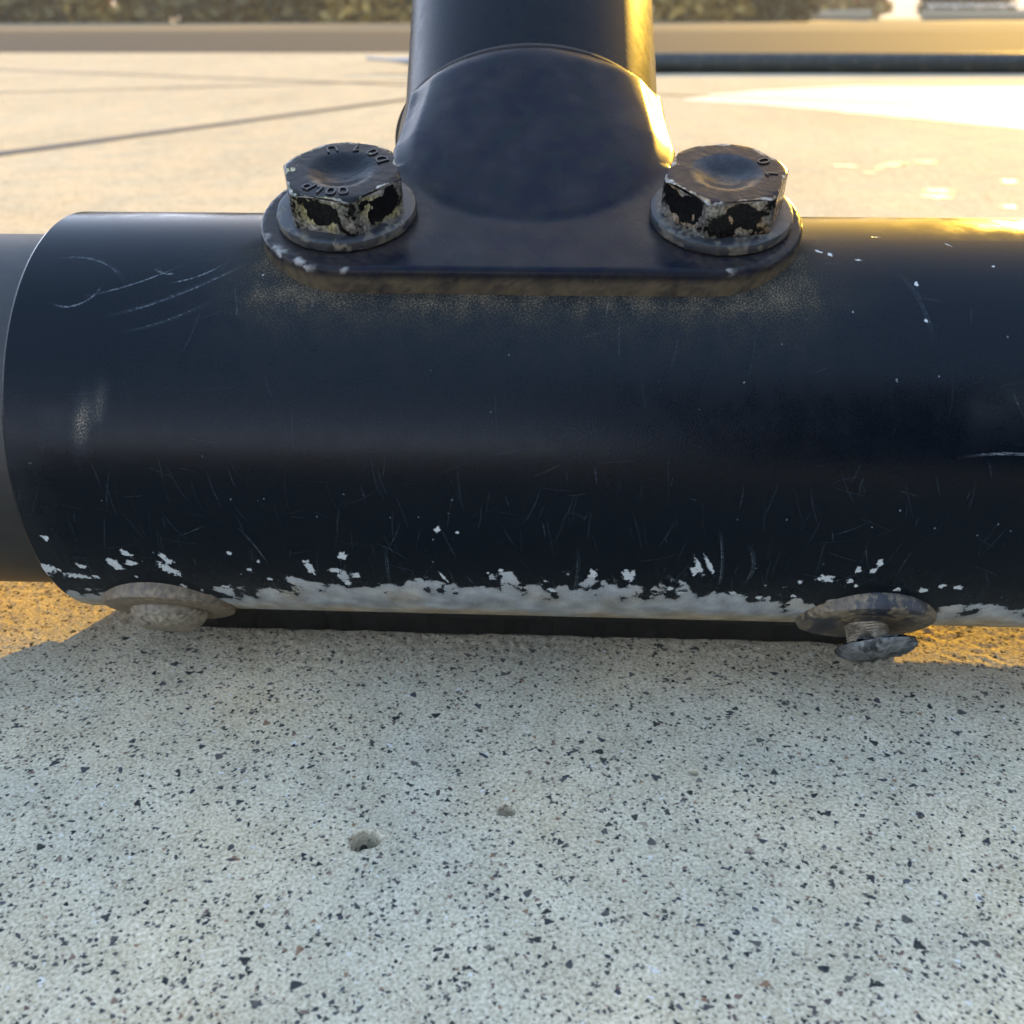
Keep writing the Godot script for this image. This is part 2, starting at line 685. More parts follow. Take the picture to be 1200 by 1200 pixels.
# Chips in the sleeve's paint: photograph-free list of x (mm), degrees from the top, half width, half height (mm), turn
func chip_list() -> Array:
	var c := []
	var l := [
		"-72.6 103.6 .45 .45 0", "-61.6 108.5 .8 .4 .6", "-64 113 .65 1.1 -.5", "-61.5 112.2 .75 .45 .1", "-56.4 109.3 .35 .55 -.5", "-55.9 111.3 .6 .5 .3", "-56.2 114.6 1.5 .65 .75",
		"-46.5 107.5 .3 .3 0", "-42.6 110.5 .2 .3 0", "-44.2 114 .3 .35 0", "-41.9 118 .35 .3 0", "-69.3 114 .6 .4 .5", "-76.2 118 1.0 .4 .3", "-70.8 118.8 1.6 .5 .15", "-68 119 .5 .3 .4",
		"-74.6 115.5 1.3 .8 .1", "-61.7 118.4 .25 .25 0", "-49 122.6 .4 .35 .3", "-38.4 118 .7 .55 .2", "-16.4 98.4 .3 .5 .2", "-13.7 99 .2 .2 0", "-30.3 107.6 .5 .65 .4", "-35.4 112.4 .45 1.25 -.25",
		"-31.9 113.3 .6 .5 .2", "-31 115.8 .45 .35 .3", "-28.9 115.4 .5 .5 -.3", "-30.4 119 .38 .7 -.1", "-7.9 111.8 .25 .3 0", "-9.7 113.2 .2 .2 0", "-16.3 115 .18 1.1 -.5", "5.2 112.5 .5 .85 .2",
		"10 113 .5 1.0 -.2", "-.5 120.3 .6 .45 .3", "-1.5 116 .2 .2 0", "-15.9 119.8 .35 .4 0", "20 108.8 .3 1.5 -.45", "21.4 108 .25 1.7 -.5", "19.4 110.3 .5 .7 -.4", "10.8 112.8 .35 1.0 .1",
		"38 112.2 1.0 .6 .2", "34.6 114 .3 .3 0", "41.4 113 .4 .4 0", "42.4 114.8 .35 .3 0", "44.6 106 .35 .65 -.2", "44 108.8 .35 .45 .2", "42 108.6 .3 .55 0", "48.4 116 .45 .4 0", "52 116.2 .55 .5 .2",
		"54.4 114.2 .4 .4 0", "56.6 114.6 .55 .4 0", "25.6 119.6 .55 .3 .1", "18.6 120.4 .75 .4 .1", "16.5 118 .4 .4 .2", "29.6 121.6 .4 .4 .3", "34.4 120.4 .4 .3 0",
		"35.5 21.5 .9 .45 .6", "37 23 .6 .8 -.3", "40.6 25 .9 .3 .1", "47.6 33.5 .5 .7 .2", "48 44 .5 .5 .2", "58.5 27 .5 .3 0", "53.6 18 1.2 .25 .7", "44 14 1.2 .2 .1",
	]
	for s in l:
		var p: PackedFloat64Array = (s as String).split_floats(" ")
		c.append([p[0], p[1], p[2], p[3], p[4]])
	return c


func sleeve_material() -> StandardMaterial3D:
	var w := 2048
	var h := 1400
	var px := SLEEVE_LEN / w              # mm a pixel, along
	var pa := 240.0 / h                   # degrees a pixel, round
	var pm := deg_to_rad(pa) * R_SLEEVE   # mm a pixel, round
	var n1 := grey(71, 0.018, 5, w, h)
	var n2 := grey(72, 0.27, 3, w, h)
	var n3 := grey(73, 0.006, 4, w, h)
	# dust: a small map, enlarged
	var dw := 256
	var dh := 175
	var dmap := PackedByteArray()
	dmap.resize(dw * dh)
	for j in dh:
		var ang := -20.0 + 240.0 * j / dh
		for i in dw:
			var x := SLEEVE_X0 + SLEEVE_LEN * i / dw
			var d := 0.0
			# caked round the foot of the flange, thinning downwards
			var ex := maxf(maxf(-38.0 - x, x - 28.0), 0.0)
			d += 1.35 * exp(-pow(ex / 7.0, 2.0)) * exp(-pow(maxf(ang - 38.0, 0.0) / 6.0, 1.1)) * smoothstep(10.0, 24.0, ang)
			d += 0.22 * exp(-pow(ex / 16.0, 2.0)) * exp(-pow((ang - 44.0) / 18.0, 2.0))
			# round the lower fasteners and the left end
			d += 0.85 * exp(-pow((x + 63.0) / 14.0, 2.0) - pow((ang - 134.0) / 11.0, 2.0))
			d += 0.8 * exp(-pow((x - 47.5) / 12.0, 2.0) - pow((ang - 132.0) / 12.0, 2.0))
			d += 0.35 * exp(-pow((x + 75.0) / 4.0, 2.0) - pow((ang - 100.0) / 24.0, 2.0))
			# rubbed patches
			d += 1.2 * exp(-pow((x + 64.6 + 0.06 * (ang - 70.0)) / 1.3, 2.0) - pow((ang - 71.5) / 5.5, 2.0)) + 0.7 * exp(-pow((x + 62.2 + 0.05 * (ang - 70.0)) / 0.9, 2.0) - pow((ang - 67.5) / 5.0, 2.0))
			d += 0.30 * exp(-pow((x + 68.5) / 2.0, 4.0) - pow((ang - 72.0) / 4.5, 4.0))
			d += 0.3 * exp(-pow((x - 57.0) / 5.0, 2.0) - pow((ang - 64.0) / 7.0, 2.0))
			d += 0.12 * exp(-pow((ang - 124.0) / 9.0, 2.0))
			d += 0.12 * smoothstep(16.0, -4.0, ang)
			dmap[j * dw + i] = clampi(int(d * 220.0), 0, 255)
	var dim := Image.create_from_data(dw, dh, false, Image.FORMAT_L8, dmap)
	dim.resize(w, h, Image.INTERPOLATE_CUBIC)
	var dust := dim.get_data()
	# wear: a band along the bottom with a ragged edge, and chips
	var edge := PackedFloat32Array()
	edge.resize(w)
	var scuffed := PackedByteArray()
	scuffed.resize(w)
	for i in w:
		var x := SLEEVE_X0 + px * i
		var e := 120.5 - 2.5 * exp(-pow((x + 5.0) / 26.0, 2.0))
		e += 8.0 * smoothstep(-40.0, -52.0, x) + 3.0 * smoothstep(20.0, 36.0, x) + 5.0 * smoothstep(30.0, 44.0, x) - 4.0 * smoothstep(52.0, 60.0, x)
		e += noise_b.get_noise_1d(x * 0.11) * 3.2 + noise_a.get_noise_1d(x * 0.35 + 70.0) * 3.0
		edge[i] = e
		scuffed[i] = 1 if x < -56.0 else 0
	var chip := PackedByteArray()
	chip.resize(w * h)
	var r := RandomNumberGenerator.new()
	r.seed = 909
	for c in chip_list():
		var grow := 1.25 if c[1] > 60.0 else 0.6
		speck(chip, w, h, (c[0] - SLEEVE_X0) / px, (c[1] + 20.0) / pa, grow * c[2] / px, grow * c[3] / pm, c[4], 255, r)
	for i in 90:      # tiny nicks, most of them low down
		var a := 128.0 - 40.0 * pow(r.randf(), 1.8) if i % 3 else r.randf_range(20.0, 100.0)
		speck(chip, w, h, r.randf() * w, (a + 20.0) / pa, r.randf_range(0.06, 0.16) / px, r.randf_range(0.06, 0.16) / pm, r.randf() * 3.0, 190, r)
	# scratches
	for i in 330:
		var a := 122.0 - 44.0 * pow(r.randf(), 1.3) if i % 5 else r.randf_range(25.0, 100.0)
		var x := r.randf_range(SLEEVE_X0, SLEEVE_X0 + 140.0)
		var turn := PI * 0.5 + r.randf_range(-0.45, 0.45) if i % 4 else r.randf_range(-0.4, 0.4)
		line(chip, w, h, (x - SLEEVE_X0) / px, (a + 20.0) / pa, turn, r.randf_range(1.0, 7.0) / px, r.randf_range(-0.012, 0.012), r.randi_range(22, 75))
	for s in [[-72.0, 28.0, -0.35, 14.0, 0.014, 70], [-70.5, 41.5, 0.55, 9.0, -0.03, 78], [-66.0, 40.0, -0.18, 15.0, -0.004, 74], [-57.0, 30.0, 0.9, 4.0, -0.045, 84], [-55.0, 35.5, -0.05, 9.0, -0.012, 80], [-63.0, 46.0, -0.20, 22.0, -0.003, 66], [-60.0, 50.0, -0.16, 14.0, -0.004, 52], [52.0, 77.0, -0.16, 22.0, 0.003, 92], [45.0, 28.0, 1.0, 12.0, 0.006, 44], [22.0, 96.0, 1.3, 11.0, 0.004, 70], [26.0, 100.0, 0.9, 9.0, 0.02, 64], [3.0, 102.0, 1.5, 13.0, 0.003, 58], [-24.0, 103.0, 1.6, 8.0, 0.0, 56], [-45.0, 98.0, 0.8, 8.0, 0.01, 60]]:
		for k in 3:
			line(chip, w, h, (s[0] - SLEEVE_X0) / px + r.randf_range(-3.0, 3.0), (s[1] + 20.0) / pa + k * 1.2 - 1.0, s[2], s[3] / px, s[4], s[5] * 1.6 / (1.0 + 0.5 * (k - 1.0) * (k - 1.0)))
	var col := PackedByteArray()
	col.resize(w * h * 3)
	var orm := PackedByteArray()
	orm.resize(w * h * 3)
	var i := 0
	for j in h:
		var ang := -20.0 + pa * j
		var low := clampf((ang - 131.0) / 10.0, 0.0, 1.0)
		for x in w:
			var g := n2[i] - 128.0
			var lump := n1[i] - 128.0
			var cr := 3.0 + g * 0.02
			var cg := 11.0 + g * 0.02
			var cb := 19.0 + g * 0.02
			var rough := 62.0 + lump * 0.10 - 34.0 * smoothstep(26.0, 12.0, ang)
			var hgt := 170.0 + g * 0.07
			var d: float = dust[i] / 255.0 * clampf(0.62 + (lump * 0.28 + g * 0.45) / 100.0, 0.0, 1.2)
			if d > 0.01:
				d = minf(d, 1.0)
				var pale := 1.7 if scuffed[x] and ang > 58.0 and ang < 84.0 else 1.0
				cr = lerpf(cr, 82.0 * pale + g * 0.2, d)
				cg = lerpf(cg, 74.0 * pale + g * 0.2, d)
				cb = lerpf(cb, 60.0 * pale * (1.0 if pale == 1.0 else 1.08) + g * 0.16, d)
				rough = lerpf(rough, 225.0, minf(d * 1.8, 1.0))
				hgt += d * g * 0.12
			var wear := (ang - edge[x]) + lump * 0.085 + g * 0.012
			var mark := chip[i]
			if wear > -0.5 and wear <= 0.0 or mark > 60 and mark < 110:
				cr = lerpf(cr, 74.0 + g * 0.2, 0.8)      # grey undercoat at the edge of the bare patches
				cg = lerpf(cg, 80.0 + g * 0.2, 0.8)
				cb = lerpf(cb, 84.0 + g * 0.2, 0.8)
				hgt = 140.0
			if mark > 0:
				var t := mark / 255.0
				cr = lerpf(cr, 176.0 + g * 0.2, t)
				cg = lerpf(cg, 180.0 + g * 0.2, t)
				cb = lerpf(cb, 178.0 + g * 0.2, t)
				rough = lerpf(rough, 150.0, t)
				if mark > 180:
					hgt = 110.0
			if wear > 0.0 and not (n3[i] > 168 and lump > 6.0 and wear < 6.0):
				var tan_ := clampf(low * 0.75 + (n3[i] - 128.0) / 190.0 + dust[i] / 420.0, 0.0, 1.0)  # tan stains, with glow from the ground painted in towards the bottom
				var t2 := clampf(wear * 2.0, 0.0, 1.0)
				var sh := (lump * 0.22 + g * 0.16)
				cr = lerpf(cr, lerpf(138.0, 152.0, tan_) + sh, t2)
				cg = lerpf(cg, lerpf(142.0, 137.0, tan_) + sh, t2)
				cb = lerpf(cb, lerpf(142.0, 112.0, tan_) + sh, t2)
				rough = 145.0 + lump * 0.2
				hgt = 105.0 + g * 0.12
			col[i * 3] = clampi(int(cr), 0, 255)
			col[i * 3 + 1] = clampi(int(cg), 0, 255)
			col[i * 3 + 2] = clampi(int(cb), 0, 255)
			orm[i * 3] = clampi(int(hgt), 0, 255)
			orm[i * 3 + 1] = clampi(int(rough), 0, 255)
			i += 1
	var m := StandardMaterial3D.new()
	m.albedo_texture = tex(col, w, h)
	m.roughness_texture = tex(orm, w, h)
	m.roughness_texture_channel = BaseMaterial3D.TEXTURE_CHANNEL_GREEN
	m.roughness = 1.0
	m.heightmap_enabled = true
	m.heightmap_texture = m.roughness_texture
	m.heightmap_scale = 0.022
	m.metallic_specular = 0.26
	m.texture_repeat = false
	return m


func speck(a: PackedByteArray, w: int, h: int, cx: float, cy: float, rx: float, ry: float, rot: float, value: int, r: RandomNumberGenerator) -> void:
	var e := int(maxf(rx, ry) * 1.6) + 2
	var ca := cos(rot)
	var sa := sin(rot)
	var off := r.randf() * 100.0
	for dy in range(-e, e + 1):
		for dx in range(-e, e + 1):
			var x := int(cx) + dx
			var y := int(cy) + dy
			if x < 0 or y < 0 or x >= w or y >= h:
				continue
			var px := (dx * ca + dy * sa) / rx
			var py := (dy * ca - dx * sa) / ry
			var d := sqrt(px * px + py * py) + noise_a.get_noise_2d(dx * 0.11 + off, dy * 0.11) * 0.75 + noise_b.get_noise_2d(dx * 0.35 + off, dy * 0.35) * 0.2
			if d < 1.0:
				a[y * w + x] = maxi(a[y * w + x], int(value * clampf((1.0 - d) * minf(rx, ry) * 0.8 + 0.4, 0.0, 1.0)))


func line(a: PackedByteArray, w: int, h: int, x: float, y: float, turn: float, length: float, bend: float, value: float) -> void:
	var n := int(length)
	for k in n:
		var f := 1.0 - absf(2.0 * k / n - 1.0)
		x += cos(turn)
		y += sin(turn)
		turn += bend * 0.6
		var ix := int(x)
		var iy := int(y)
		if ix < 0 or iy < 0 or ix >= w - 1 or iy >= h - 1:
			continue
		var b := int(value * minf(f * 2.0, 1.0) * (0.55 + 0.45 * noise_a.get_noise_2d(x * 0.13, y * 0.13)) * 1.2)
		for o in [0, 1]:
			var q: int = iy * w + ix + o
			a[q] = maxi(a[q], b if o == 0 else b / 2)


# ---- the saddle: a socket for the strut blended into a flange for two bolts (a distance field, meshed)

var up_n := Vector3(0, cos(TILT), sin(TILT))
var up_t := Vector3(0, -sin(TILT), cos(TILT))
var strut_axis := Vector3(-0.023, cos(LEAN), -sin(LEAN)).normalized()
const FLANGE_TOP := 34.5
const SEAM := 53.6


func flange_distance(p: Vector3) -> float:
	var n := p.dot(up_n)
	var t := p.dot(up_t) + 4.66
	var q := Vector2(p.x - clampf(p.x, -29.2, 19.6), t)
	var d := Vector2(q.length() - 14.0 + 0.9, absf(n - 20.0) - (FLANGE_TOP - 20.0) + 0.9)
	return minf(maxf(d.x, d.y), 0.0) + Vector2(maxf(d.x, 0.0), maxf(d.y, 0.0)).length() - 0.9


func socket_distance(p: Vector3) -> float:
	var q := p - Vector3(STRUT_X, 0, 0)
	var s := q.dot(strut_axis)
	var rad := (q - strut_axis * s).length()
	var rim := 24.0 + (SEAM - s) * 0.02
	var d := Vector2(rad - rim + 0.7, s - SEAM + 0.7)
	return minf(maxf(d.x, d.y), 0.0) + Vector2(maxf(d.x, 0.0), maxf(d.y, 0.0)).length() - 0.7


# The round foot of the socket: a low hump on the flange that rises backwards into the socket
func foot_distance(p: Vector3) -> float:
	var t := p.dot(up_t)
	var x := p.x - STRUT_X
	var back := t + 24.8
	var wide := 22.2 + 0.12 * back if back < 0.0 else sqrt(maxf(493.0 - back * back, 0.01))
	var f := clampf(1.0 - x * x / (wide * wide), 0.0, 1.0)
	var rise := 0.188 * maxf(-2.4 - t, 0.0) * f * (1.9 - 0.9 * f) * smoothstep(0.0, 0.35, f)
	var q := p - Vector3(STRUT_X, 0, 0)
	var s := q.dot(strut_axis)
	var plan := Vector2(x, back).length() - 22.2 if back > 0.0 else absf(x) - wide
	var top := maxf((p.dot(up_n) - FLANGE_TOP + 0.12 - rise) * 0.8, 22.0 - p.dot(up_n))
	var side := maxf(s - SEAM + 2.4, plan)
	var h := maxf(3.0 - absf(top - side), 0.0) / 3.0
	return maxf(top, side) + h * h * h * 0.5


func saddle_distance(p: Vector3) -> float:
	var a := flange_distance(p)
	var c := foot_distance(p)
	var j := maxf(1.0 - absf(a - c), 0.0)
	a = minf(a, c) - j * j * j * 0.16
	var b := socket_distance(p)
	var k := 9.0
	var h := maxf(k - absf(a - b), 0.0) / k
	var d := minf(a, b) - h * h * h * k / 6.0
	# the blend is a little uneven, as forged
	if h > 0.0:
		d -= h * 0.07 * noise_b.get_noise_3d(p.x * 0.13, p.y * 0.13, p.z * 0.13)
	return d


func build_saddle(skid: Node3D, black: StandardMaterial3D) -> void:
	var lo := Vector3(-46, 8, -62)
	var cell := 0.75
	var size := Vector3i(112, 84, 112)    # cells
	var nn := size + Vector3i.ONE
	var f := PackedFloat32Array()
	f.resize(nn.x * nn.y * nn.z)
	f.fill(INF)
	var blocks := []
	for bx in range(0, size.x, 4):
		for by in range(0, size.y, 4):
			for bz in range(0, size.z, 4):
				var c := lo + Vector3(bx + 2, by + 2, bz + 2) * cell
				if absf(saddle_distance(c)) > 9.0 or Vector2(c.y, c.z).length() < R_SLEEVE - 4.0:
					continue
				blocks.append(Vector3i(bx, by, bz))
				for x in range(bx, mini(bx + 5, nn.x)):
					for y in range(by, mini(by + 5, nn.y)):
						for z in range(bz, mini(bz + 5, nn.z)):
							var i := (x * nn.y + y) * nn.z + z
							if f[i] == INF:
								f[i] = saddle_distance(lo + Vector3(x, y, z) * cell)
	var at := {}
	var v := PackedVector3Array()
	var idx := PackedInt32Array()
	var corner := [Vector3i(0, 0, 0), Vector3i(1, 0, 0), Vector3i(0, 1, 0), Vector3i(1, 1, 0), Vector3i(0, 0, 1), Vector3i(1, 0, 1), Vector3i(0, 1, 1), Vector3i(1, 1, 1)]
	for b in blocks:
		for x in range(b.x, b.x + 4):
			for y in range(b.y, b.y + 4):
				for z in range(b.z, b.z + 4):
					var sum := Vector3.ZERO
					var cnt := 0
					var val := []
					var inside := 0
					for c in corner:
						var d := f[((x + c.x) * nn.y + y + c.y) * nn.z + z + c.z]
						val.append(d)
						if d < 0.0:
							inside += 1
					if inside == 0 or inside == 8:
						continue
					for e in [[0, 1], [2, 3], [4, 5], [6, 7], [0, 2], [1, 3], [4, 6], [5, 7], [0, 4], [1, 5], [2, 6], [3, 7]]:
						var a: float = val[e[0]]
						var g: float = val[e[1]]
						if (a < 0.0) != (g < 0.0):
							sum += Vector3(corner[e[0]]).lerp(Vector3(corner[e[1]]), a / (a - g))
							cnt += 1
					at[Vector3i(x, y, z)] = v.size()
					v.append(lo + (Vector3(x, y, z) + sum / cnt) * cell)
	for key in at:
		var c: Vector3i = key
		var i0 := (c.x * nn.y + c.y) * nn.z + c.z
		for ax in 3:
			var step := [nn.y * nn.z, nn.z, 1][ax] as int
			if (f[i0] < 0.0) == (f[i0 + step] < 0.0):
				continue
			var e := Vector3i.ZERO
			e[(ax + 1) % 3] = 1
			var g := Vector3i.ZERO
			g[(ax + 2) % 3] = 1
			if at.has(c - e) and at.has(c - g) and at.has(c - e - g):
				idx.append_array([at[c], at[c - e], at[c - e - g], at[c], at[c - e - g], at[c - g]])
	var n := PackedVector3Array()
	var col := PackedColorArray()
	for k in v.size():
		var p := v[k]
		for it in 3:    # on to the surface, so that the flats are flat
			var d := saddle_distance(p)
			var gr := gradient(p)
			p -= gr * d
		v[k] = p
		n.append(gradient(p))
		col.append(saddle_colour(p))
	var out := PackedVector3Array()
	for p in v:
		out.append(mm(p))
	var paint: StandardMaterial3D = black.duplicate()
	paint.vertex_color_use_as_albedo = true
	paint.albedo_texture = null
	var o := put("saddle", arrays_mesh(out, n, PackedVector2Array(), fixed(out, n, idx), col), paint, skid)
	o.set_meta("label", "black forged saddle with a flat bolt flange blended into the strut socket")


func gradient(p: Vector3) -> Vector3:
	var e := 0.12
	return Vector3(saddle_distance(p + Vector3(e, 0, 0)) - saddle_distance(p - Vector3(e, 0, 0)), saddle_distance(p + Vector3(0, e, 0)) - saddle_distance(p - Vector3(0, e, 0)), saddle_distance(p + Vector3(0, 0, e)) - saddle_distance(p - Vector3(0, 0, e))).normalized()


func saddle_colour(p: Vector3) -> Color:
	var base := Color(0.004, 0.006, 0.013)
	var depth := FLANGE_TOP - p.dot(up_n)
	var q := Vector2(p.x - clampf(p.x, -29.2, 19.6), p.dot(up_t) + 4.66)
	var fine := noise_a.get_noise_3d(p.x * 1.1, p.y * 1.1, p.z * 1.1)
	var coarse := noise_b.get_noise_3d(p.x * 0.16, p.y * 0.16, p.z * 0.16)
	# dirt on the walls of the flange and a film of dust on its top, thicker towards the foot of the socket and round the bolts
	var wall := smoothstep(0.5, 2.2, depth) * smoothstep(11.0, 13.6, q.length())
	var film := 0.10 * smoothstep(1.0, 0.0, depth) * (0.6 + coarse)
	for bx in [-30.6, 22.0]:
		film += 0.28 * exp(-pow((Vector2(p.x - bx, p.dot(up_t) + 4.0).length() - 11.0) / 2.0, 2.0)) * (0.7 + fine)
	var d := clampf(wall * (0.75 + fine * 0.6 + coarse * 0.4) + film, 0.0, 1.0)
	var c := base.lerp(Color(0.085, 0.068, 0.045), d)
	# bright nicks on the rim
	var rim := exp(-pow((q.length() - 13.6) / 0.5, 2.0) - pow(depth / 0.8, 2.0))
	if rim > 0.3 and coarse + fine * 0.5 > 0.52 and absf(p.x + 5.0) > 22.0:
		c = c.lerp(Color(0.30, 0.29, 0.27), clampf((coarse + fine * 0.5 - 0.52) * 6.0, 0.0, 0.8))
	return c


func build_strut(skid: Node3D, black: Material) -> void:
	var o := Vector3(STRUT_X, 0, 0)
	var strut := put("strut", lathe(PackedVector2Array([Vector2(23.1, SEAM - 6.0), Vector2(23.05, SEAM + 30.0), Vector2(22.6, 160.0), Vector2(22.0, 760.0), Vector2(20.0, 762.0), Vector2(0.5, 762.0)]), o, strut_axis, 160), black, skid)
	put("seam_shade_ring", lathe(PackedVector2Array([Vector2(22.9, SEAM - 0.3), Vector2(24.2, SEAM - 0.1), Vector2(24.6, SEAM + 0.45), Vector2(24.4, SEAM + 1.1), Vector2(23.6, SEAM + 1.5), Vector2(22.9, SEAM + 1.55)]), o, strut_axis, 160, 0.02, 0.5), mat(Color(0.010, 0.008, 0.008), 0.75), skid)  # dark ring paints in the shade of the gap at the seam
	strut.set_meta("label", "black strut tube leaning away from the skid")


# ---- hex bolts

func build_bolts(skid: Node3D) -> void:
	var washer_mat := worn_metal(81, 0.36, Color8(34, 36, 40), Color8(84, 78, 66))
	washer_mat.uv1_scale = Vector3.ONE * 26.0
	# x, across the flange, turn of the hexagon
	var spots := [[-30.6, -4.05, 0.24], [22.0, -4.0, -0.19]]
	for k in 2:
		var s: Array = spots[k]
		var bolt := Node3D.new()
		bolt.name = "bolt"
		skid.add_child(bolt, true)
		var foot: Vector3 = Vector3(s[0], 0, 0) + up_t * s[1] + up_n * FLANGE_TOP
		bolt.set_meta("label", ["left hex bolt with raised figures, its black paint chipped to yellow plating", "right hex bolt with rusty worn head and chipped sides"][k])
		var washer := put("washer", lathe(PackedVector2Array([Vector2(4, 0.02), Vector2(9.5, 0.02), Vector2(9.85, 0.35), Vector2(9.9, 1.1), Vector2(9.75, 1.55), Vector2(9.3, 1.75), Vector2(8.0, 1.78), Vector2(4, 1.78)]), foot, up_n, 128, 0.07, 0.5), washer_mat, bolt)
		washer.set_meta("label", "round washer with scuffed rim")
		var head := put("bolt_head", hex_head(foot + up_n * 1.8, s[2]), bolt_material(k), bolt)
		head.set_meta("label", ["hex head with a dished top", "hex head with a dished rusty top"][k])
		markings(bolt, foot + up_n * 1.8, k)


const HEX_R := 8.85
const HEX_H := 5.25


func hex_rim(a: float, turn: float) -> float:
	var w := fposmod(a - turn, PI / 3.0) - PI / 6.0
	var flat := HEX_R * 0.866 / cos(w)
	return minf(flat, HEX_R * 0.975 + 0.12 * (0.5 - absf(w)))


# u runs round the head (one turn), v: 0..0.5 the top from its centre, 0.5..1 down the sides
func hex_head(foot: Vector3, turn: float) -> ArrayMesh:
	var per := 20
	var seg := per * 6
	var rings := []
	# share of the rim radius (or plain radius when negative), height, v
	for r in [0.0, 0.8, 1.6, 2.4, 3.2, 3.9, 4.4, 4.8, 5.2]:
		var dish := 1.15 * (1.0 - smoothstep(1.2, 5.1, r))
		rings.append([-r - 0.001, HEX_H - dish, 0.5 * r / HEX_R])
	for f in [0.72, 0.82, 0.90, 0.955, 0.985, 1.0]:
		rings.append([f, HEX_H, 0.5 * f])
	for i in 10:
		if i == 0:
			rings.append([1.0, HEX_H, 0.5])
			continue
		i -= 1
		rings.append([1.0, HEX_H - 0.35 - (HEX_H - 0.35) * i / 8.0, 0.805 + 0.192 * i / 8.0])
	var v := PackedVector3Array()
	var uv := PackedVector2Array()
	var idx := PackedInt32Array()
	for k in rings.size():
		for s in seg + 1:
			var a := turn + TAU * s / seg
			var rim := hex_rim(a, turn)
			var rad: float = -rings[k][0] if rings[k][0] < 0.0 else rings[k][0] * rim
			var h: float = rings[k][1]
			if k >= 9:
				h = minf(h, HEX_H - maxf(rad - HEX_R * 0.885, 0.0) * 0.55)
			if k == 14 or k == 15:
				rad -= 0.10
				h -= 0.05
			var nz := noise_a.get_noise_3d(rad * cos(a) * 0.7, h * 0.7 + foot.x, rad * sin(a) * 0.7)
			h += nz * 0.05
			rad += nz * (0.06 if k > 12 else 0.0)
			v.append(foot + up_n * h + Vector3(1, 0, 0) * rad * cos(a) + up_t * rad * sin(a))
			uv.append(Vector2(float(s) / seg, rings[k][2]) if k > 14 else Vector2(0.5 + rad * cos(a) / 18.6, 0.5 + rad * sin(a) / 18.6) * Vector2(1.0 / 3.0, 0.8))
	for k in rings.size() - 1:
		if k == 14:
			continue
		for s in seg:
			var b := k * (seg + 1) + s
			idx.append_array([b, b + 1, b + seg + 1, b + 1, b + seg + 2, b + seg + 1])
	return creased(v, uv, idx, 0.75, foot + up_n * 2.0)


# Normals averaged only over faces that meet at less than the crease (its cosine); "out" tells the outside from the inside.
func creased(v: PackedVector3Array, uv: PackedVector2Array, idx: PackedInt32Array, crease: float, centre: Vector3) -> ArrayMesh:
	var fn := PackedVector3Array()
	var at := {}
	for i in range(0, idx.size(), 3):
		var n := (v[idx[i + 2]] - v[idx[i]]).cross(v[idx[i + 1]] - v[idx[i]])
		var mid := (v[idx[i]] + v[idx[i + 1]] + v[idx[i + 2]]) / 3.0 - centre
		var flat := up_n if mid.length() < 0.1 else mid
		if n.dot(flat) < 0.0 and absf(mid.dot(up_n)) < 2.6 and (mid - up_n * mid.dot(up_n)).length() > 7.0 or n.dot(up_n) < -0.7 * n.length():
			n = -n
		fn.append(n)
		for k in 3:
			var key := Vector3i((v[idx[i + k]] * 200.0).round())
			if not at.has(key):
				at[key] = []
			at[key].append(i / 3)
	var vv := PackedVector3Array()
	var nn := PackedVector3Array()
	var tt := PackedVector2Array()
	var ii := PackedInt32Array()
	for i in range(0, idx.size(), 3):
		var own := fn[i / 3].normalized()
		for k in 3:
			var sum := Vector3.ZERO
			for f in at[Vector3i((v[idx[i + k]] * 200.0).round())]:
				if fn[f].normalized().dot(own) > crease:
					sum += fn[f]
			ii.append(vv.size())
			vv.append(mm(v[idx[i + k]]))
			nn.append(sum.normalized() if sum.length() > 0.0 else own)
			tt.append(uv[idx[i + k]])
	return arrays_mesh(vv, nn, tt, fixed(vv, nn, ii))


